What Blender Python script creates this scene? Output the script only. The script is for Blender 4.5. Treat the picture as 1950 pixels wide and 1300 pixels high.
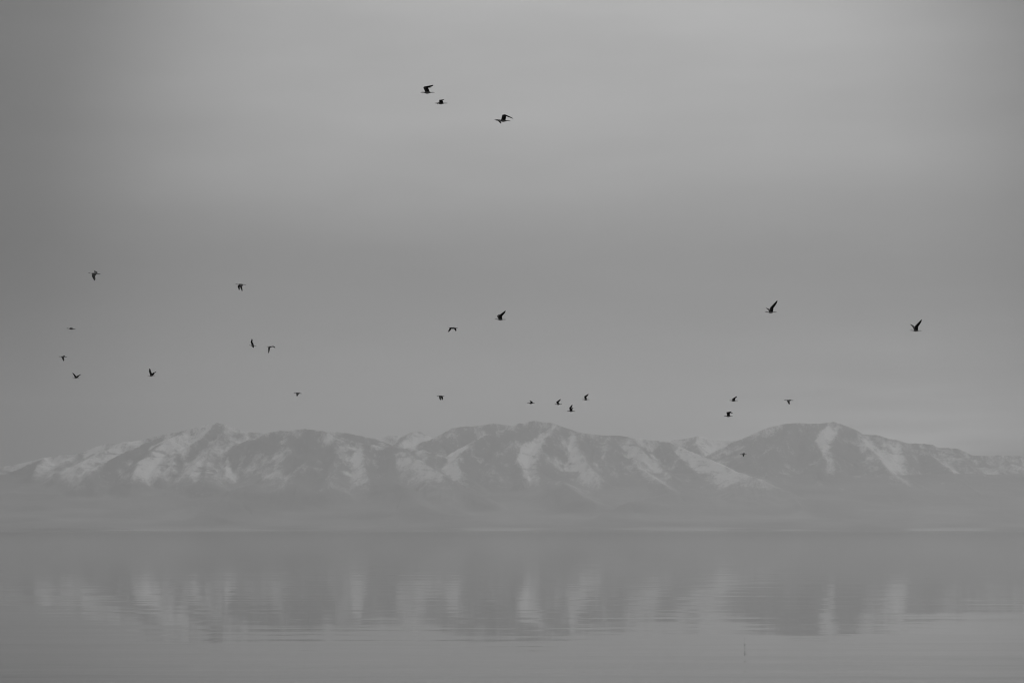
import bpy, math
import numpy as np

for o in list(bpy.data.objects):
    bpy.data.objects.remove(o, do_unlink=True)
scene = bpy.context.scene
C = scene.collection

# ------------------------------------------------------------------ camera
FPX = 5250.0                      # focal length in photo pixels (1950 wide)
CAM_H = 2.0                       # eye height over the lake
HORIZON = 1010.5                  # photo row of the level line
PITCH = math.atan((HORIZON - 650.0) / FPX)
cam = bpy.data.cameras.new("camera")
cam.lens = FPX / 1950.0 * 36.0
cam.sensor_width = 36.0
cam.clip_start = 0.1
cam.clip_end = 80000.0
cam_o = bpy.data.objects.new("camera", cam)
C.objects.link(cam_o)
cam_o.location = (0, 0, CAM_H)
cam_o.rotation_euler = (math.pi / 2 + PITCH, 0, 0)
scene.camera = cam_o


def spot(px, py, Y):
    """World point at depth Y in the direction the photo shows at (px, py)."""
    a, b = (px - 975.0) / FPX, (650.0 - py) / FPX
    cp, sp = math.cos(PITCH), math.sin(PITCH)
    dx, dy, dz = a, cp - b * sp, sp + b * cp
    return np.array([dx / dy * Y, Y, CAM_H + dz / dy * Y])


# ------------------------------------------------------------------ sky, sun, exposure
SUN_EL, SUN_AZ = math.radians(50), math.radians(20)   # azimuth clockwise from +Y (view direction)
world = bpy.data.worlds.new("World")
scene.world = world
world.use_nodes = True
nt = world.node_tree
nt.nodes.clear()


def N(tree, kind, **kw):
    n = tree.nodes.new(kind)
    for k, v in kw.items():
        setattr(n, k, v)
    return n


def mth(tree, op, a, b=None, c=None, clamp=False):
    n = tree.nodes.new("ShaderNodeMath")
    n.operation = op
    n.use_clamp = clamp
    for i, v in enumerate((a, b, c)):
        if v is None:
            continue
        if isinstance(v, (int, float)):
            n.inputs[i].default_value = v
        else:
            tree.links.new(v, n.inputs[i])
    return n.outputs[0]


def ramp(tree, fac, stops, interp="B_SPLINE"):
    n = tree.nodes.new("ShaderNodeValToRGB")
    n.color_ramp.interpolation = interp
    el = n.color_ramp.elements
    while len(el) > 1:
        el.remove(el[-1])
    el[0].position = stops[0][0]
    el[0].color = (stops[0][1],) * 3 + (1,)
    for p, v in stops[1:]:
        e = el.new(p)
        e.color = (v, v, v, 1)
    tree.links.new(fac, n.inputs[0])
    return n.outputs[0]


sky = N(nt, "ShaderNodeTexSky", sky_type="NISHITA")
sky.sun_disc = False
sky.sun_elevation = SUN_EL
sky.sun_rotation = SUN_AZ
sky.air_density = 1.0
sky.dust_density = 4.0
bw = N(nt, "ShaderNodeRGBToBW")
nt.links.new(sky.outputs[0], bw.inputs[0])
tc = N(nt, "ShaderNodeTexCoord")
sep = N(nt, "ShaderNodeSeparateXYZ")
nt.links.new(tc.outputs["Generated"], sep.inputs[0])
sx, sy, sz = sep.outputs
elev = mth(nt, "MULTIPLY", mth(nt, "ARCSINE", sz), 180 / math.pi)          # degrees
azim = mth(nt, "MULTIPLY", mth(nt, "ARCTAN2", sx, sy), 180 / math.pi)
# overcast deck: veil near the horizon, darker stratus a few degrees up, bright thin cloud above, unseen zenith raised to light the snow
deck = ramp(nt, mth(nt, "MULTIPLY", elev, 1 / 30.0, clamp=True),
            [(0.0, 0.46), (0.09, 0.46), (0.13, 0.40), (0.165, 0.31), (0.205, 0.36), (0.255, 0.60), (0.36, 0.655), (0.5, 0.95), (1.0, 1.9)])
# sky kept bright ahead and dimmed outwards to imitate a lens vignette
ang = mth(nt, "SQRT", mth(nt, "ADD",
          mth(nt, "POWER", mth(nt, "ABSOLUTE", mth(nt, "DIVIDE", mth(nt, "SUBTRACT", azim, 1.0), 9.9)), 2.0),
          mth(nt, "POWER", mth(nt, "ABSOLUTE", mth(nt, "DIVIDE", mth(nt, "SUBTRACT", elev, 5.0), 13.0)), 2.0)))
sky_vignette = ramp(nt, mth(nt, "MULTIPLY", ang, 0.5, clamp=True),
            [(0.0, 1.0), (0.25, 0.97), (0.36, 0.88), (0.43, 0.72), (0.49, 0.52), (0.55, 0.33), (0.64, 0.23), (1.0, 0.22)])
# soft streaky cloud texture
mp = N(nt, "ShaderNodeCombineXYZ")
nt.links.new(mth(nt, "MULTIPLY", azim, 0.11), mp.inputs[0])
nt.links.new(mth(nt, "MULTIPLY", elev, 0.55), mp.inputs[1])
nz = N(nt, "ShaderNodeTexNoise")
nz.inputs["Scale"].default_value = 1.0
nz.inputs["Detail"].default_value = 4.0
nz.inputs["Roughness"].default_value = 0.52
nt.links.new(mp.outputs[0], nz.inputs["Vector"])
cloud = mth(nt, "MULTIPLY_ADD", mth(nt, "SUBTRACT", nz.outputs[0], 0.5), 0.42, 1.0)
# thin bright stratus bars low over the hills on the right
mp2 = N(nt, "ShaderNodeCombineXYZ")
nt.links.new(mth(nt, "MULTIPLY", azim, 0.22), mp2.inputs[0])
nt.links.new(mth(nt, "MULTIPLY", elev, 2.3), mp2.inputs[1])
nz2 = N(nt, "ShaderNodeTexNoise")
nz2.inputs["Scale"].default_value = 1.0
nz2.inputs["Detail"].default_value = 3.0
nt.links.new(mp2.outputs[0], nz2.inputs["Vector"])
barmask = mth(nt, "MULTIPLY",
              ramp(nt, mth(nt, "MULTIPLY_ADD", azim, 0.05, 0.0, clamp=True), [(0.0, 0.0), (0.22, 0.0), (0.42, 1.0), (1.0, 1.0)]),
              ramp(nt, mth(nt, "MULTIPLY", elev, 0.1, clamp=True), [(0.0, 1.0), (0.2, 1.0), (0.34, 0.0), (1.0, 0.0)]))
bars = mth(nt, "MULTIPLY_ADD", mth(nt, "MULTIPLY", barmask, mth(nt, "SUBTRACT", nz2.outputs[0], 0.27)), 4.2, 1.0)
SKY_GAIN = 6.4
over = mth(nt, "MULTIPLY", mth(nt, "MULTIPLY", mth(nt, "MULTIPLY", deck, sky_vignette), mth(nt, "MULTIPLY", cloud, bars)), SKY_GAIN)
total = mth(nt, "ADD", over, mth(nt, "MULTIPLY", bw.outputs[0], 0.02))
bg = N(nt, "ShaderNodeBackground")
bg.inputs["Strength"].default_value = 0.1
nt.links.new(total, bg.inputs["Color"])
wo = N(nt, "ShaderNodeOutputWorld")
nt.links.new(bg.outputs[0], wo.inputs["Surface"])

sun = bpy.data.lights.new("sun", "SUN")
sun.energy = 2.05
sun.angle = math.radians(6)
sun.color = (1, 1, 1)                                   # the photograph is monochrome
sun_o = bpy.data.objects.new("sun", sun)
C.objects.link(sun_o)
sun_o.location = (60, 0, 60)
sdir = np.array([math.cos(SUN_EL) * math.sin(SUN_AZ), math.cos(SUN_EL) * math.cos(SUN_AZ), math.sin(SUN_EL)])
from mathutils import Vector
sun_o.rotation_euler = Vector(sdir).to_track_quat("Z", "Y").to_euler()

scene.view_settings.view_transform = "Standard"
scene.view_settings.look = "None"
scene.view_settings.exposure = 0.0
scene.view_settings.gamma = 1.0
scene.view_settings.use_curve_mapping = False
scene.cycles.use_denoising = True
scene.cycles.volume_bounces = 2
scene.cycles.adaptive_threshold = 0.004
scene.cycles.filter_width = 1.1

HAZE_DENSITY = 4.9e-5
HAZE_G = 0.75

# ------------------------------------------------------------------ helpers


def mat(name):
    m = bpy.data.materials.new(name)
    m.use_nodes = True
    t = m.node_tree
    b = t.nodes["Principled BSDF"]
    return m, t, b


def grid_mesh(name, V, nrow, ncol):
    me = bpy.data.meshes.new(name)
    idx = np.arange(nrow * ncol).reshape(nrow, ncol)
    F = np.stack([idx[:-1, :-1], idx[:-1, 1:], idx[1:, 1:], idx[1:, :-1]], -1).reshape(-1, 4)
    me.vertices.add(len(V))
    me.vertices.foreach_set("co", V.astype(np.float32).ravel())
    me.loops.add(F.size)
    me.loops.foreach_set("vertex_index", F.astype(np.int32).ravel())
    me.polygons.add(len(F))
    me.polygons.foreach_set("loop_start", np.arange(0, F.size, 4, dtype=np.int32))
    me.polygons.foreach_set("use_smooth", np.ones(len(F), dtype=bool))
    me.update(calc_edges=True)
    return me


def hash2(ix, iy, seed):
    h = (ix.astype(np.int64) * 374761393 + iy.astype(np.int64) * 668265263 + seed * 1442695041) & 0xFFFFFFFF
    h = ((h ^ (h >> 13)) * 1274126177) & 0xFFFFFFFF
    h = (h ^ (h >> 16)) & 0xFFFF
    return h.astype(np.float32) / 65535.0


def vnoise(x, y, seed=0):
    """Smooth value noise, 0..1."""
    x0, y0 = np.floor(x), np.floor(y)
    fx, fy = (x - x0).astype(np.float32), (y - y0).astype(np.float32)
    fx = fx * fx * fx * (fx * (fx * 6 - 15) + 10)
    fy = fy * fy * fy * (fy * (fy * 6 - 15) + 10)
    x0, y0 = x0.astype(np.int64), y0.astype(np.int64)
    a, b = hash2(x0, y0, seed), hash2(x0 + 1, y0, seed)
    c, d = hash2(x0, y0 + 1, seed), hash2(x0 + 1, y0 + 1, seed)
    return (a * (1 - fx) + b * fx) * (1 - fy) + (c * (1 - fx) + d * fx) * fy


def fbm(x, y, octaves=4, seed=0, gain=0.5):
    s, a, tot = 0.0, 1.0, 0.0
    for i in range(octaves):
        s = s + a * vnoise(x * 2 ** i + 17.3 * i, y * 2 ** i - 9.1 * i, seed + i)
        tot += a
        a *= gain
    return s / tot


def ridged(x, y, octaves=3, seed=0, gain=0.5):
    s, a, tot = 0.0, 1.0, 0.0
    for i in range(octaves):
        s = s + a * (1 - np.abs(2 * vnoise(x * 2 ** i + 5.7 * i, y * 2 ** i + 3.3 * i, seed + i) - 1))
        tot += a
        a *= gain
    return s / tot


def sstep(a, b, x):
    t = np.clip((x - a) / (b - a), 0, 1)
    return t * t * (3 - 2 * t)


# ------------------------------------------------------------------ mountains
# Ridge lines: crests and the spurs that run down from them towards the lake.
# (points, snow on the left / near side, snow on the right / far side, steepness)
# each point is a direction in the photo and a depth in km.
RIDGES = [
    # left massif: crest
    ([(-420, 945, 23.6), (-260, 915, 24.0), (-120, 902, 24.3), (0, 889, 24.5), (40, 882, 24.5), (85, 871, 24.5), (125, 866, 24.5), (150, 864, 24.6),
      (200, 844, 24.7), (262, 838, 24.8), (310, 827, 24.9), (350, 820, 24.9), (385, 810, 25), (402, 804, 25), (412, 802, 25),
      (428, 808, 25), (445, 813, 25), (465, 820, 25), (492, 823, 25.1), (530, 832, 25.3)], .75, .6, .55),
    ([(-260, 915, 24), (-250, 930, 23.2), (-230, 950, 22.4)], .5, .2, .5),
    ([(0, 889, 24.5), (-10, 905, 23.7), (-40, 930, 22.9)], .15, .2, .5),
    ([(85, 871, 24.5), (72, 884, 23.9), (62, 905, 23.1)], .05, .75, .5),
    ([(150, 864, 24.6), (128, 875, 24.1), (108, 890, 23.5), (98, 912, 22.8)], .8, .2, .55),
    ([(262, 838, 24.8), (215, 850, 24.3), (160, 878, 23.5), (140, 905, 22.8)], .9, .75, .5),
    ([(310, 830, 24.9), (262, 850, 24.2), (215, 872, 23.5), (175, 892, 22.9), (165, 908, 22.5)], .95, .06, .6),
    ([(350, 820, 24.9), (322, 836, 24.4), (290, 858, 23.8), (262, 880, 23.2), (252, 908, 22.6)], .12, .9, .55),
    ([(322, 836, 24.4), (330, 858, 23.9), (310, 880, 23.4), (295, 905, 22.8)], .85, .3, .5),
    ([(412, 803, 25), (395, 826, 24.5), (362, 848, 24.0), (335, 868, 23.6), (325, 895, 23.0)], .92, .14, .6),
    ([(425, 806, 25), (422, 830, 24.4), (402, 852, 23.9), (396, 880, 23.3), (388, 912, 22.6)], .45, .5, .55),
    ([(396, 860, 23.8), (375, 880, 23.3), (360, 908, 22.7)], .8, .85, .5),
    ([(445, 813, 25), (438, 838, 24.5), (432, 868, 23.8), (430, 905, 23)], .55, .95, .55),
    ([(465, 820, 25), (472, 846, 24.4), (492, 872, 23.8), (505, 905, 23)], .92, .55, .55),
    ([(480, 822, 25), (500, 848, 24.5), (515, 866, 24.0), (530, 900, 23.1)], .45, .8, .55),
    # rounded dark hill
    ([(490, 842, 24.1), (512, 824, 24.2), (545, 819, 24.3), (580, 817, 24.3), (615, 822, 24.2), (650, 832, 24.2), (700, 845, 24.1),
      (745, 851, 24.0), (790, 856, 23.9), (830, 864, 23.8)], .16, .9, .42),
    ([(545, 820, 24.3), (548, 852, 23.7), (540, 885, 23.0), (530, 915, 22.4)], .65, .05, .45),
    ([(590, 819, 24.3), (590, 858, 23.5), (578, 885, 22.9), (562, 920, 22.2)], .04, .03, .42),
    ([(578, 885, 22.9), (560, 902, 22.6), (552, 920, 22.2)], .8, .1, .5),
    ([(640, 830, 24.2), (640, 868, 23.4), (626, 890, 22.9), (622, 922, 22.2)], .06, .3, .42),
    ([(690, 844, 24.1), (690, 866, 23.6), (694, 888, 23.1), (702, 915, 22.4)], .88, .03, .5),
    ([(745, 852, 24), (742, 878, 23.4), (738, 910, 22.6)], .05, .04, .4),
    # back ridges in the gap
    ([(620, 822, 26), (665, 822, 26), (690, 830, 26), (715, 836, 26.2)], .25, .5, .4),
    ([(690, 840, 27), (718, 833, 27), (745, 829, 27), (765, 830, 27), (785, 823, 27), (800, 821, 27), (815, 829, 27), (850, 845, 27)], .9, .6, .45),
    ([(785, 823, 27), (768, 838, 26.6), (755, 855, 26)], .05, .9, .5),
    # low spur with a snowy nose
    ([(765, 853, 23.9), (786, 868, 23.4), (806, 882, 23.0), (835, 898, 22.5), (866, 918, 22.0)], .85, .06, .55),
    ([(806, 856, 23.9), (815, 868, 23.5), (812, 884, 23.1)], .6, .1, .5),
    # central mountain: back crest and front crest
    ([(795, 856, 25), (812, 842, 25.2), (832, 829, 25.3), (862, 815, 25.5), (880, 812, 25.6), (900, 810, 25.7), (945, 806, 25.8), (968, 808, 25.8), (1000, 815, 25.8)], .12, .7, .5),
    ([(900, 812, 25.6), (870, 828, 25.2), (835, 840, 24.9), (805, 852, 24.6)], .6, .12, .5),
    ([(990, 806, 25), (962, 816, 24.7), (930, 826, 24.4), (905, 838, 24.1), (885, 856, 23.7), (870, 876, 23.2), (880, 905, 22.6)], .95, .05, .6),
    ([(955, 816, 25), (975, 811, 25), (998, 804, 25), (1018, 800, 25), (1032, 803, 25), (1050, 805, 25), (1070, 810, 25), (1095, 818, 25),
      (1120, 824, 25), (1150, 827, 25.1), (1175, 829, 25.2), (1200, 834, 25.2), (1240, 838, 25.3), (1275, 841, 25.4)], .35, .6, .55),
    ([(1018, 801, 25), (985, 832, 24.3), (955, 862, 23.6), (935, 895, 22.9)], .22, .25, .55),
    ([(1062, 810, 25), (1030, 826, 24.6), (995, 846, 24.1), (985, 872, 23.5), (1000, 910, 22.7)], .1, .9, .6),
    ([(1062, 810, 25), (1042, 832, 24.4), (1024, 858, 23.8), (1022, 890, 23.1), (1030, 920, 22.5)], .8, .04, .5),
    ([(1090, 817, 25), (1098, 842, 24.4), (1108, 868, 23.8), (1125, 893, 23.2), (1150, 915, 22.6)], .95, .12, .6),
    ([(1125, 826, 25.0), (1132, 846, 24.6), (1132, 872, 23.9), (1128, 900, 23.2)], .15, .3, .5),
    ([(1158, 829, 25.1), (1156, 852, 24.5), (1148, 874, 23.9), (1130, 890, 23.5)], .75, .06, .55),
    ([(1195, 833, 25.2), (1212, 848, 24.8), (1232, 866, 24.3), (1252, 884, 23.8), (1280, 905, 23.1)], .95, .08, .6),
    ([(1205, 870, 24.0), (1215, 888, 23.5), (1240, 905, 23.0), (1268, 925, 22.4)], .35, .55, .5),
    ([(1262, 841, 25.4), (1292, 850, 24.9)], .15, .5, .5),
    ([(1292, 850, 24.9), (1330, 864, 24.2), (1365, 880, 23.6), (1400, 897, 23.0), (1450, 912, 22.3)], .93, .8, .5),
    ([(1262, 841, 25.3), (1285, 862, 24.6), (1305, 882, 23.9), (1330, 905, 23.2)], .08, .12, .5),
    # little peak behind
    ([(1240, 850, 27), (1278, 838, 27), (1306, 834, 27), (1328, 829, 27), (1338, 829, 27), (1352, 834, 27), (1378, 838, 27), (1410, 838, 27)], .9, .6, .55),
    ([(1328, 829, 27), (1324, 842, 26.6), (1336, 858, 26.2), (1345, 868, 25.9)], .05, .95, .6),
    # right massif
    ([(1375, 855, 25.5), (1395, 842, 25.5), (1415, 834, 25.5), (1450, 820, 25.5), (1472, 812, 25.5), (1492, 807, 25.5), (1512, 806, 25.5), (1560, 806, 25.5), (1578, 803, 25.5),
      (1588, 803, 25.5), (1605, 809, 25.5), (1625, 815, 25.5), (1645, 824, 25.5), (1665, 828, 25.4), (1690, 834, 25.4), (1712, 838, 25.3),
      (1727, 843, 25.3), (1775, 845, 25.2), (1785, 850, 25.2), (1823, 853, 25.1), (1850, 865, 25), (1890, 867, 25), (1950, 865, 25),
      (2060, 868, 25), (2200, 880, 24.8), (2400, 900, 24.4)], .3, .6, .52),
    ([(1455, 820, 25.5), (1440, 846, 24.9), (1432, 872, 24.3), (1440, 905, 23.5)], .05, .1, .5),
    ([(1510, 807, 25.5), (1490, 838, 24.8), (1472, 868, 24.1), (1460, 905, 23.2)], .12, .22, .5),
    ([(1566, 806, 25.5), (1548, 818, 25.2), (1538, 832, 24.9), (1556, 852, 24.4), (1568, 870, 24.0), (1560, 905, 23.2)], .04, .06, .55),
    ([(1580, 805, 25.5), (1566, 830, 24.9), (1568, 858, 24.3), (1566, 872, 24)], .95, .9, .6),
    ([(1600, 807, 25.5), (1592, 832, 24.9), (1584, 856, 24.3), (1590, 895, 23.4)], .7, .04, .55),
    ([(1628, 816, 25.5), (1640, 838, 25.0), (1660, 858, 24.5), (1672, 868, 24.2), (1692, 895, 23.5), (1720, 915, 22.9)], .3, .9, .55),
    ([(1690, 836, 25.4), (1688, 856, 24.8), (1700, 880, 24.2), (1712, 905, 23.5), (1760, 928, 22.7)], .7, .7, .5),
    ([(1712, 840, 25.3), (1720, 856, 24.8), (1724, 878, 24.2), (1726, 908, 23.5)], .85, .05, .55),
    ([(1745, 846, 25.2), (1758, 860, 24.8), (1782, 874, 24.3), (1806, 892, 23.8), (1830, 915, 23.1), (1865, 938, 22.4)], .06, .75, .55),
    ([(1800, 853, 25.1), (1830, 870, 24.6), (1850, 892, 24.0), (1872, 925, 23.1)], .5, .3, .5),
    ([(1850, 866, 25), (1878, 884, 24.4), (1915, 902, 23.8), (1960, 925, 23.1)], .45, .1, .5),
    ([(1900, 867, 25), (1930, 882, 24.5), (1990, 905, 23.7)], .4, .2, .5),
    ([(2060, 868, 25), (2080, 890, 24.3), (2110, 920, 23.4)], .6, .2, .5),
    ([(2200, 880, 24.8), (2210, 905, 24.0), (2250, 930, 23.2)], .6, .2, .5),
    # foothills low in front, half lost in the haze
    ([(1470, 905, 23.6), (1380, 918, 23.0), (1290, 935, 22.4), (1200, 955, 21.8), (1120, 990, 21.0)], .35, .12, .3),
    ([(1440, 905, 23.2), (1470, 920, 22.7), (1510, 945, 22.1), (1530, 970, 21.5)], .6, .2, .35),
    ([(1030, 915, 22.7), (1068, 915, 22.5), (1085, 928, 22.2), (1110, 945, 21.8)], .2, .5, .4),
    ([(520, 915, 22.6), (470, 925, 22.2), (430, 945, 21.8), (400, 975, 21.2)], .1, .12, .3),
    ([(740, 910, 22.6), (770, 930, 22.1), (800, 960, 21.5)], .05, .1, .3),
]

xin = np.arange(-5000, 5000.1, 8.0)
xl = -np.geomspace(5000, 15000, 70)[::-1]
xr = np.geomspace(5000, 15000, 70)
xs = np.unique(np.concatenate([xl, xin, xr]))
ys = np.concatenate([np.arange(19800, 20600, 16.0), np.arange(20600, 22000, 24.0), np.arange(22000, 27400, 17.0), np.arange(27400, 29400, 120.0)])
nr, nc = len(ys), len(xs)
X, Y = np.meshgrid(xs.astype(np.float32), ys.astype(np.float32))

SHORE = 20050 + 90 * (vnoise(X / 900, X * 0, 31) - .5) + 25 * (vnoise(X / 160, X * 0, 37) - .5)
inl = np.clip(Y - SHORE, -400, None)
flat = np.where(inl < 0, inl * 0.03, inl * 0.018)
fan = 300 * (np.clip(inl - 250, 0, None) / 2400) ** 1.35
base = flat + np.minimum(fan, 420) + 30 * (fbm(X / 700, Y / 500, 4, 3) - .5) * np.clip(inl / 900, 0, 1)
base += 55 * (ridged(X / 800, Y / 1600, 3, 53) - .6) * sstep(900, 2600, inl)
edge = 1 - sstep(6500, 13500, np.abs(X))
H = base.astype(np.float32)
snow = np.full_like(H, 0.0)
gully = np.zeros_like(H)
tone = np.full_like(H, .3)
near = np.full_like(H, 3000.0)          # distance from the nearest ruling ridge, for relief
rng = np.random.default_rng(5)


def smax(Ha, Hb, k):
    h = np.clip(.5 + .5 * (Hb - Ha) / k, 0, 1)
    return Ha * (1 - h) + Hb * h + k * h * (1 - h) * .5, h


warp = 70 * (fbm(X / 260, Y / 260, 3, 71) - .5)
for ri, (pts, sl, sr, steep) in enumerate(RIDGES):
    P = np.array([spot(*p[:2], p[2] * 1000.0) for p in pts])
    along = 0.0
    # nearest point on the whole polyline, so one ridge is one surface
    x0, x1 = P[:, 0].min() - 2300, P[:, 0].max() + 2300
    y0, y1 = P[:, 1].min() - 2600, P[:, 1].max() + 2300
    c0, c1 = np.searchsorted(xs, x0), np.searchsorted(xs, x1)
    r0, r1 = np.searchsorted(ys, y0), np.searchsorted(ys, y1)
    if c1 - c0 < 2 or r1 - r0 < 2:
        continue
    sx_, sy_ = X[r0:r1, c0:c1], Y[r0:r1, c0:c1]
    best = np.full(sx_.shape, -1e9, np.float32)
    bd = np.zeros_like(best); bside = np.zeros_like(best); bt = np.zeros_like(best)
    for a, b in zip(P[:-1], P[1:]):
        d = b[:2] - a[:2]
        L = float(np.hypot(*d))
        t = np.clip(((sx_ - a[0]) * d[0] + (sy_ - a[1]) * d[1]) / (L * L), 0, 1)
        ox, oy = sx_ - (a[0] + t * d[0]), sy_ - (a[1] + t * d[1])
        dist = np.sqrt(ox * ox + oy * oy)
        zr = a[2] + t * (b[2] - a[2])
        de = dist * (1 + .0006 * warp[r0:r1, c0:c1] * 4)
        drop = 800 * (1 - np.exp(-(steep - .1) * de / 800)) + .1 * de + .00008 * de * np.maximum(de - 1500, 0)
        z = zr - drop
        m = z > best
        best = np.where(m, z, best)
        bd = np.where(m, dist, bd)
        bside = np.where(m, d[0] * oy - d[1] * ox, bside)
        bt = np.where(m, along + t * L, bt)
        along += L
    # ribs and gullies down both flanks
    amp = sstep(20, 320, bd) * 46
    rib = ridged((bt + warp[r0:r1, c0:c1] * 1.5) / 250.0 + ri * 7.7, bd / 1500.0, 2, 100 + ri)
    best = best + amp * (rib - .62)
    # a ridge's own snow: one value per flank
    w = 1 / (1 + np.exp(-np.clip(bside / 9000.0, -40, 40)))
    sv = sl * (1 - w) + sr * w
    cur = H[r0:r1, c0:c1]
    new, h = smax(cur, best, 22.0)
    H[r0:r1, c0:c1] = new
    snow[r0:r1, c0:c1] = snow[r0:r1, c0:c1] * (1 - h) + sv * h
    tone[r0:r1, c0:c1] = tone[r0:r1, c0:c1] * (1 - h) + sv * h
    gully[r0:r1, c0:c1] = gully[r0:r1, c0:c1] * (1 - h) + (.62 - rib) * sstep(20, 200, bd) * h
    near[r0:r1, c0:c1] = near[r0:r1, c0:c1] * (1 - h) + bd * h

H = base + (H - base) * edge
rel = np.clip((H - base) / 120.0, 0, 1) * sstep(10, 160, near)
H = H + rel * (34 * (ridged(X / 150, Y / 420, 3, 201) - .6) + 9 * (fbm(X / 45, Y / 45, 2, 211) - .5))
H = H + (11 * (fbm(X / 55, Y / 70, 2, 221) - .5) + 22 * (fbm(X / 170, Y / 200, 2, 227) - .5)) * sstep(300, 700, H)

# snow line, wind-scoured patches and gullies that hold snow
line = sstep(220, 520, H + 170 * (fbm(X / 420, Y / 420, 3, 301) - .5) + 90 * (fbm(X / 70, Y / 110, 3, 305) - .5))
patch = fbm(X / 150, Y / 480, 4, 311)
sn = np.clip((.07 + .86 * snow) * line, 0, 1)
fine = fbm(X / 42, Y / 170, 3, 321)
sn = np.clip(sn + ((patch - .5) * .65 + (fine - .52) * .75 + gully * 1.3) * line, 0, 1)
bands = ridged(X / 210 + H / 400, H / 34 + X / 500, 2, 331)
sn = np.clip(sn - .4 * sstep(.80, .92, bands) * sstep(.35, .6, fbm(X / 330, Y / 330, 3, 341)), 0, 1)
# dry lake flats: pale playa by the shore, brush above, lightened to imitate thicker haze at the base
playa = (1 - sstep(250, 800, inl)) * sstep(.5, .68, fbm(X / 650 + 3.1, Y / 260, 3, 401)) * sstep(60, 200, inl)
soil_haze = .155 + .075 * sstep(200, 1300, inl) + .2 * (fbm(X / 420, Y / 300, 4, 411) - .5) * sstep(0, 500, inl) + .16 * (np.clip(tone, 0, .7) - .3)
soil_haze = np.clip(soil_haze, .06, .5)

V = np.stack([X, Y, H], -1).reshape(-1, 3)
me = grid_mesh("mountains", V, nr, nc)
for nm, arr in (("snow", sn), ("playa", playa), ("soil_haze", soil_haze)):
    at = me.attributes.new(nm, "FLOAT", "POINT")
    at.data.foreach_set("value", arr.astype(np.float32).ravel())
m, t, b = mat("mountain_ground")


def attr(name):
    n = N(t, "ShaderNodeAttribute", attribute_name=name)
    return n.outputs["Fac"]


geo = N(t, "ShaderNodeNewGeometry")
n1 = N(t, "ShaderNodeTexNoise")
n1.inputs["Scale"].default_value = 1 / 20.0
n1.inputs["Detail"].default_value = 5.0
n1.inputs["Roughness"].default_value = 0.72
gv = N(t, "ShaderNodeVectorMath", operation="MULTIPLY")
t.links.new(geo.outputs["Position"], gv.inputs[0])
gv.inputs[1].default_value = (1.0, .3, .6)          # drawn out down the fall line
t.links.new(gv.outputs[0], n1.inputs["Vector"])
n2 = N(t, "ShaderNodeTexNoise")
n2.inputs["Scale"].default_value = 1 / 130.0
n2.inputs["Detail"].default_value = 4.0
t.links.new(geo.outputs["Position"], n2.inputs["Vector"])
cover = mth(t, "ADD", attr("snow"), mth(t, "MULTIPLY", mth(t, "SUBTRACT", n1.outputs[0], .5), 1.45))
cover = ramp(t, cover, [(0.0, 0.0), (0.22, 0.03), (0.46, 0.40), (0.76, 0.9), (1.0, 1.0)], "EASE")
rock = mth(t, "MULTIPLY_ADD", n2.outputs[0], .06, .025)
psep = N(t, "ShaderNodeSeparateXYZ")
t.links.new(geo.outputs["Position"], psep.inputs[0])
haze_mix = N(t, "ShaderNodeMapRange", interpolation_type="SMOOTHSTEP")  # ground colour pales downslope, painting in haze that thickens towards the base
t.links.new(mth(t, "MULTIPLY_ADD", mth(t, "SUBTRACT", n2.outputs[0], .5), 260.0, psep.outputs[2]), haze_mix.inputs[0])
haze_mix.inputs[1].default_value = 60.0
haze_mix.inputs[2].default_value = 860.0
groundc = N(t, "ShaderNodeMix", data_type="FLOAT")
t.links.new(haze_mix.outputs[0], groundc.inputs[0])
t.links.new(attr("soil_haze"), groundc.inputs[2])
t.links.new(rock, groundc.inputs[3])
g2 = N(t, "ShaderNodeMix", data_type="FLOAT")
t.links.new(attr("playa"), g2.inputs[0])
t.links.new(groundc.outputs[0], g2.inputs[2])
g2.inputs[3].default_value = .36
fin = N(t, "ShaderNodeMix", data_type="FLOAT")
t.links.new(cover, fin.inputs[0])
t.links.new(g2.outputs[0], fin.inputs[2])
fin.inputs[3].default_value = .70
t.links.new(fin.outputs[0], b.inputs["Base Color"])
b.inputs["Roughness"].default_value = 1.0
b.inputs["Specular IOR Level"].default_value = 0.1
me.materials.append(m)
mo = bpy.data.objects.new("mountains", me)
C.objects.link(mo)
mo["kind"] = "structure"

# ------------------------------------------------------------------ lake
wx, wy0, wy1 = 15500.0, -4000.0, 29800.0
lx = np.array([-wx, -4000, -400, 0, 400, 4000, wx])
ly = np.array([wy0, -200, 0, 60, 300, 1500, 6000, 19000, wy1])
LX, LY = np.meshgrid(lx, ly)
me = grid_mesh("lake_water", np.stack([LX, LY, LX * 0], -1).reshape(-1, 3), len(ly), len(lx))
m, t, b = mat("calm_water")
b.inputs["Base Color"].default_value = (.035, .035, .035, 1)
b.inputs["Roughness"].default_value = 0.03
b.inputs["IOR"].default_value = 1.333
geo = N(t, "ShaderNodeNewGeometry")


def wavefield(fx, fy, detail=2.0, rough=.5):
    mp = N(t, "ShaderNodeVectorMath", operation="MULTIPLY")
    t.links.new(geo.outputs["Position"], mp.inputs[0])
    mp.inputs[1].default_value = (fx, fy, 1.0)
    n = N(t, "ShaderNodeTexNoise")
    n.inputs["Scale"].default_value = 1.0
    n.inputs["Detail"].default_value = detail
    n.inputs["Roughness"].default_value = rough
    t.links.new(mp.outputs[0], n.inputs["Vector"])
    return n


def centred(sock):
    return mth(t, "SUBTRACT", sock, .5)


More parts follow.
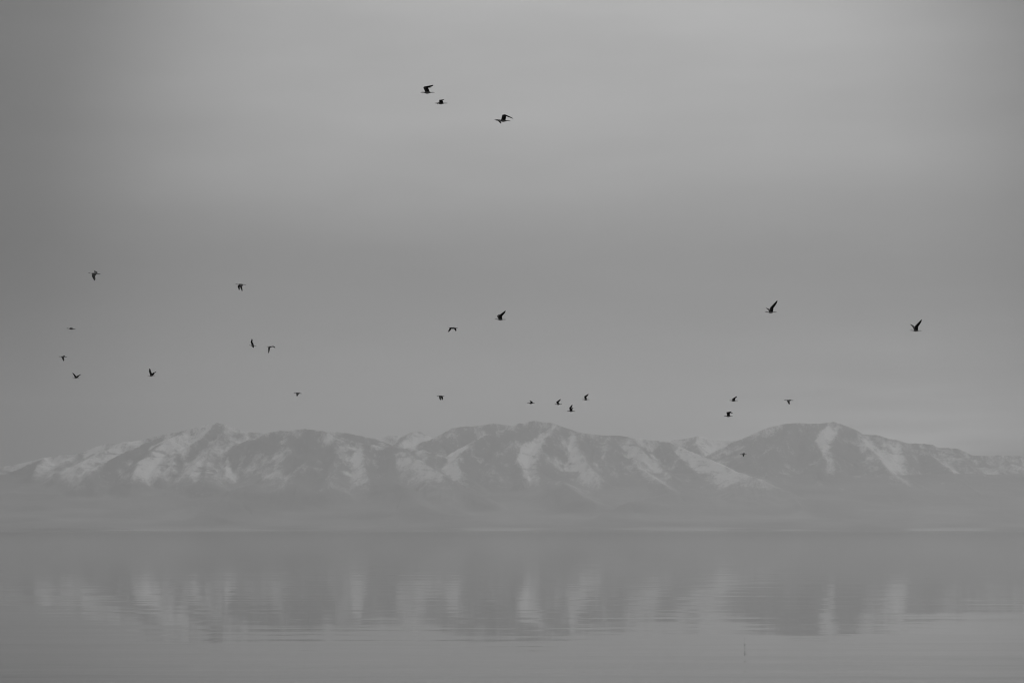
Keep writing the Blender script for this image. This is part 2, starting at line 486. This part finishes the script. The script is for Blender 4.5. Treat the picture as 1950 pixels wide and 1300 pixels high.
swell = wavefield(.05, .62, 2.5, .55)          # long low ripples lying across the view
chop = wavefield(1.1, 3.0, 2.0, .5)            # fine ripples that smear the reflections
calm = wavefield(1 / 90.0, 1 / 26.0, 2.0)      # cat's-paws: where the ripples show
slick = wavefield(1 / 420.0, 1 / 95.0, 3.0)    # ruffled lanes far out
patchy = ramp(t, calm.outputs[0], [(0.0, .35), (.42, .4), (.62, 1.0), (1.0, 1.0)])
lanes = ramp(t, slick.outputs[0], [(0.0, 0.0), (.58, 0.0), (.68, 1.0), (1.0, 1.0)])
amp_y = mth(t, "MULTIPLY", patchy, .022)
slope_y = mth(t, "ADD", mth(t, "MULTIPLY", centred(swell.outputs[0]), amp_y),
              mth(t, "MULTIPLY", centred(chop.outputs[0]), mth(t, "MULTIPLY_ADD", lanes, .02, .0058)))
sc_ = N(t, "ShaderNodeSeparateColor")
t.links.new(chop.outputs["Color"], sc_.inputs[0])
slope_x = mth(t, "MULTIPLY", centred(sc_.outputs[1]), .004)
cx = N(t, "ShaderNodeCombineXYZ")
t.links.new(slope_x, cx.inputs[0])
t.links.new(slope_y, cx.inputs[1])
cx.inputs[2].default_value = 1.0
nn = N(t, "ShaderNodeVectorMath", operation="NORMALIZE")
t.links.new(cx.outputs[0], nn.inputs[0])
t.links.new(nn.outputs[0], b.inputs["Normal"])
me.materials.append(m)
lo = bpy.data.objects.new("lake_water", me)
C.objects.link(lo)
lo["kind"] = "structure"

# ------------------------------------------------------------------ haze
hx, hy0, hy1, hz0, hz1 = 15800.0, -4300.0, 30100.0, -14.0, 1420.0
hv = [(x, y, z) for z in (hz0, hz1) for y in (hy0, hy1) for x in (-hx, hx)]
me = bpy.data.meshes.new("haze")
me.from_pydata(hv, [], [(0, 2, 3, 1), (4, 5, 7, 6), (0, 1, 5, 4), (2, 6, 7, 3), (0, 4, 6, 2), (1, 3, 7, 5)])
hm = bpy.data.materials.new("haze_air")
hm.use_nodes = True
t = hm.node_tree
t.nodes.clear()
pv = N(t, "ShaderNodeVolumePrincipled")
pv.inputs["Color"].default_value = (.98, .98, .98, 1)
pv.inputs["Density"].default_value = HAZE_DENSITY
pv.inputs["Anisotropy"].default_value = HAZE_G
ou = N(t, "ShaderNodeOutputMaterial")
t.links.new(pv.outputs[0], ou.inputs["Volume"])
me.materials.append(hm)
ho = bpy.data.objects.new("haze", me)
C.objects.link(ho)
ho["kind"] = "stuff"

# ------------------------------------------------------------------ birds
bm_body, t, b = mat("pale_plumage")
b.inputs["Specular IOR Level"].default_value = .12
b.inputs["Roughness"].default_value = .9
n = N(t, "ShaderNodeTexNoise")
n.inputs["Scale"].default_value = 40.0
t.links.new(ramp(t, n.outputs[0], [(0, .26), (1, .38)]), b.inputs["Base Color"])
bm_head, t, b = mat("white_plumage")
b.inputs["Specular IOR Level"].default_value = .12
b.inputs["Roughness"].default_value = .9
b.inputs["Base Color"].default_value = (.75, .75, .75, 1)
bm_wing, t, b = mat("dark_feathers")
b.inputs["Specular IOR Level"].default_value = .12
b.inputs["Roughness"].default_value = .8
n = N(t, "ShaderNodeTexNoise")
n.inputs["Scale"].default_value = 25.0
t.links.new(ramp(t, n.outputs[0], [(0, .01), (1, .026)]), b.inputs["Base Color"])
bm_bill, t, b = mat("dark_horn")
b.inputs["Specular IOR Level"].default_value = .12
b.inputs["Roughness"].default_value = .5
b.inputs["Base Color"].default_value = (.02, .02, .02, 1)
bm_cov, t, b = mat("grey_coverts")
b.inputs["Specular IOR Level"].default_value = .12
b.inputs["Roughness"].default_value = .85
b.inputs["Base Color"].default_value = (.06, .06, .06, 1)

BIRD_LEN = 0.60
# body sections: along (-.5 bill .. .5 tail tip), half width, half height, rise, material
BODY = [(-.50, .008, .010, .000, 3), (-.43, .014, .017, .004, 3), (-.385, .018, .022, .008, 3), (-.365, .026, .028, .012, 1),
        (-.325, .036, .038, .015, 1), (-.285, .032, .034, .012, 1), (-.24, .034, .038, .004, 1), (-.17, .052, .058, -.004, 0),
        (-.08, .070, .082, -.012, 0), (.02, .070, .084, -.014, 0), (.12, .056, .064, -.008, 0), (.20, .040, .042, .000, 0),
        (.27, .036, .024, .004, 2), (.36, .044, .021, .005, 2), (.46, .046, .016, .004, 2), (.50, .030, .011, .003, 2)]
SEG = 10


def make_bird(px, py, L, tilt, near_w, far_w, label, hand=1.0):
    """px, py, L: where the photo shows the body and how long; near_w / far_w: wrist and tip
    of each wing as seen from the shore, in photo pixels from the body centre."""
    U = BIRD_LEN / L                       # metres per photo pixel at this bird
    Yd = FPX * U
    V, F, M = [], [], []
    thicken = 1.25 if L < 17.2 else 1.0       # birds that appear small are thickened so thin parts stay visible
    for (a, ry, rz, z, mi) in BODY:
        ry, rz = ry * thicken, rz * thicken
        for k in range(SEG):
            th = 2 * math.pi * k / SEG
            V.append((a * BIRD_LEN, ry * BIRD_LEN * math.cos(th), (z + rz * math.sin(th)) * BIRD_LEN))
    for i in range(len(BODY) - 1):
        for k in range(SEG):
            k2 = (k + 1) % SEG
            F.append((i * SEG + k, i * SEG + k2, (i + 1) * SEG + k2, (i + 1) * SEG + k))
            M.append(BODY[i][4] if BODY[i][4] != 1 else BODY[i + 1][4] if BODY[i + 1][4] == 1 else 1)
    F.append(tuple(range(SEG))); M.append(3)
    F.append(tuple(reversed(range((len(BODY) - 1) * SEG, len(BODY) * SEG)))); M.append(2)
    nb = len(V)
    ct, st = math.cos(tilt), math.sin(tilt)
    V = [(x * ct + z * st, y, -x * st + z * ct) for x, y, z in V]
    ARM, HAND = .40 * BIRD_LEN, .62 * BIRD_LEN
    for side, wing in ((-1, near_w), (1, far_w)):
        (wx_, wz_), (tx_, tz_) = wing
        root = np.array([-.145 * BIRD_LEN, side * .030 * BIRD_LEN, .022 * BIRD_LEN])
        wr = np.array([wx_ * U, 0, wz_ * U])
        pa = math.hypot(wr[0] - root[0], wr[2] - root[2])
        wr[1] = root[1] + side * math.sqrt(max(ARM ** 2 - pa ** 2, (.08 * BIRD_LEN) ** 2))
        tx_, tz_ = wx_ + (tx_ - wx_) * 1.07, wz_ + (tz_ - wz_) * 1.07
        tp = np.array([tx_ * U, 0, tz_ * U])
        ph = math.hypot(tp[0] - wr[0], tp[2] - wr[2])
        tp[1] = wr[1] + side * math.sqrt(max(HAND ** 2 - ph ** 2, (.06 * BIRD_LEN) ** 2))
        # stations along the wing: position, chord, material
        def cd(bone, keep):
            bone = bone / np.linalg.norm(bone)
            c = np.array([1.0, 0, -.05]) - keep * bone * bone[0]
            c = c / np.linalg.norm(c)
            return c
        ca, ch = cd(wr - root, .25), cd(tp - wr, .85)
        cm = ca + ch
        cm /= np.linalg.norm(cm)
        CH = BIRD_LEN
        st_ = [(root, ca, .31 * CH, 4), (root + .5 * (wr - root), ca, .30 * CH, 4), (root + .88 * (wr - root), .7 * ca + .3 * cm, .29 * CH, 2),
               (wr, cm, .25 * (.5 + .5 * hand) * CH, 2), (wr + .25 * (tp - wr), ch, .23 * hand * CH, 2), (wr + .5 * (tp - wr), ch, .20 * hand * CH, 2),
               (wr + .75 * (tp - wr), ch, .155 * hand * CH, 2), (wr + .93 * (tp - wr), ch, .09 * hand * CH, 2), (tp, ch, .025 * CH, 2)]
        s0 = len(V)
        for q, (p, c, w, mi) in enumerate(st_):
            c = c / np.linalg.norm(c)
            nx = st_[min(q + 1, 8)][0] - st_[max(q - 1, 0)][0]
            nrm = np.cross(c, nx)
            nrm = nrm / (np.linalg.norm(nrm) + 1e-9) * (-side)
            th = (.016 if q < 4 else .010) * BIRD_LEN * (1 if q < 8 else .4)
            for u, hh in ((0, 0), (.12, 1), (.45, .8), (1, .12), (.45, -.45), (.12, -.8)):
                v = p + c * (w * u) + nrm * th * hh
                V.append(tuple(v))
        for q in range(8):
            for k in range(6):
                k2 = (k + 1) % 6
                a0, a1 = s0 + q * 6 + k, s0 + q * 6 + k2
                F.append((a0, a1, a1 + 6, a0 + 6) if side > 0 else (a0, a0 + 6, a1 + 6, a1))
                M.append(2 if k in (2, 3) else st_[q][3])
        F.append(tuple(s0 + 48 + k for k in range(6))); M.append(2)
        F.append(tuple(s0 + k for k in range(6))); M.append(4)
    me = bpy.data.meshes.new("bird")
    me.from_pydata([tuple(float(q) for q in v) for v in V], [], F)
    for mm in (bm_body, bm_head, bm_wing, bm_bill, bm_cov):
        me.materials.append(mm)
    me.polygons.foreach_set("material_index", M)
    me.polygons.foreach_set("use_smooth", [True] * len(F))
    me.validate()
    me.update()
    o = bpy.data.objects.new("bird", me)
    C.objects.link(o)
    o.location = spot(px, py, Yd)
    o["label"] = label
    o["category"] = "bird"
    o["group"] = "birds flying over the lake"
    return o


BIRDS = [
    # x, y, length, tilt, near wing (wrist, tip), far wing, label
    (814, 176.3, 27.5, .00, ((-7, 10.5), (10, 13.5)), ((-8.3, 10), (6, 11.5)), "topmost bird of all, large, wings raised and swept back flat", .75),
    (840, 196.8, 24.5, .00, ((-3.5, 4.8), (5, 4.2)), ((-6, 3.5), (-9.3, 2.6)), "large bird just below the topmost one, wings folded in a low hump"),
    (958, 229.8, 28, .07, ((-1.5, 9.8), (17.5, 2.8)), ((-3, 3.4), (-14, 3.2)), "largest bird high in the sky with one wing bent up and drooping back", .5),
    (179.5, 521, 23.5, .08, ((-3.5, -5.5), (2.2, -14.2)), ((-1, 3.4), (-4, 7.6)), "bird high on the far left with one long wing pointing straight down"),
    (458.5, 541.6, 21, .04, ((-1.2, -4), (3.4, -13.6)), ((-6.8, -3), (-5.4, -8.8)), "bird with both dark wings hanging down, high above the rounded hill", .7),
    (135.3, 625.7, 17.5, .10, ((-1, 1.4), (1.5, -1.4)), ((0, 1.2), (-1.5, 1.8)), "thin bird on the far left gliding with its wings edge-on and level"),
    (119.7, 679.2, 15.5, .06, ((-1, -3), (2.8, -8.5)), ((-.5, 2.4), (-1.5, 3.5)), "leftmost bird of all, one wing stabbing down below its body"),
    (144.5, 719, 13, .00, ((-3.8, 4.6), (-5.5, 8.6)), ((2.5, 4), (7.4, 6.9)), "small bird at the lower far left with wings spread in a wide V"),
    (288.2, 715, 14.5, -.02, ((-4.4, 8), (-2.8, 13)), ((2.4, 5.5), (7.4, 8)), "lone bird above the slope of the left mountain, wings in an uneven V"),
    (481.3, 657.7, 14, .06, ((-3.9, 6.6), (-1.5, 12)), ((-2, -1.6), (-.6, -3.3)), "bird with one tall wing straight up, left of the hook-shaped bird"),
    (514.8, 660, 14, .02, ((-3.6, -1.6), (-3.4, -11.8)), ((2.6, 1.4), (7.6, -1.6)), "hook-shaped bird with one long wing hanging straight down to the left"),
    (567, 748.4, 16, .10, ((-2.4, -2.6), (-1, -6.3)), ((0, 1.4), (2, 1.2)), "small dark bird low above the rounded hill, one short wing down"),
    (838.8, 753.8, 15, .05, ((-2.8, -2.6), (-.6, -8.2)), ((1, -2.2), (2.2, -6.8)), "small bird low over the gap in the hills, both wings bent down"),
    (863, 624.4, 17, .02, ((-6, .6), (-9.8, -7.6)), ((.8, -.2), (4.2, -4.8)), "bird with wings arched down like a bow, beside a bird with raised wings"),
    (952.8, 608, 21.5, .03, ((-2.8, 7.2), (8.7, 15.8)), ((-6.6, 6.6), (-3.6, 10.8)), "bird with both wings raised, up and to the right of the bow-shaped bird"),
    (1011, 767.3, 14.5, .00, ((-.5, 2.2), (-3, 4.2)), ((1, 1.4), (-1, 2.6)), "small flat bird skimming just above the central summit, wing barely raised"),
    (1063.3, 769.3, 14, .00, ((-4.2, 4.2), (3.5, 9.4)), ((-4, 3.6), (1.5, 7)), "small bird over the central mountain, left of the two with steep wings"),
    (1087.3, 782.4, 15, .02, ((-3.4, 6), (1.7, 11.8)), ((-1, 5), (3.2, 7)), "lowest bird of the trio above the central mountain, wing straight up"),
    (1115.5, 760.5, 14, .00, ((-3.2, 6), (4.3, 10.6)), ((-2.6, 5.4), (2.8, 9)), "highest bird of the trio above the central mountain, wing hooked back"),
    (1397, 762.4, 16.5, .02, ((-2, 4), (4.2, 7.4)), ((-2.6, 3.4), (2, 5.6)), "small bird with short raised wing, upper one of the pair beside the right mountain"),
    (1387, 792, 16.5, .04, ((-3.8, 7.4), (5.2, 8.8)), ((-1, 7), (7.8, 5.4)), "small bird with flat-topped square wings, lower of the pair beside the right mountain"),
    (1468, 594.2, 22.5, .02, ((-1.6, 8.6), (10.6, 21.4)), ((-4.2, 4.8), (-8, 9.6)), "bird with a tall wing slanting up, over the right mountain's left slope"),
    (1502, 762, 18, .03, ((-4, -1.8), (-1.4, -8.2)), ((1, 1.2), (3.2, 2.4)), "small bird above the right mountain's summit with one wing pointing down"),
    (1744, 629.2, 22.5, .02, ((-2, 8.6), (9.2, 20)), ((-4.4, 6.4), (-8, 13)), "rightmost bird of all, wings raised in a wide open V"),
    (1415.8, 864, 12.5, -.05, ((-2, -1.2), (-1.8, -5.2)), ((0, 1.5), (.5, 2.6)), "smallest bird, dark against the snowy mountainside low over the water"),
    (951.5, 228.8, 21, .10, ((-4.5, -2), (1.5, -9)), ((-3, 2), (-7.5, 3)), "bird half hidden behind the largest one, a dark wing pointing down"),
]
for i, a in enumerate(BIRDS):
    o = make_bird(*a)
    if i == len(BIRDS) - 1:              # the one behind its neighbour flies further out
        o.scale = (1.12,) * 3
        o.location = spot(a[0], a[1], FPX * BIRD_LEN / a[2] * 1.12)
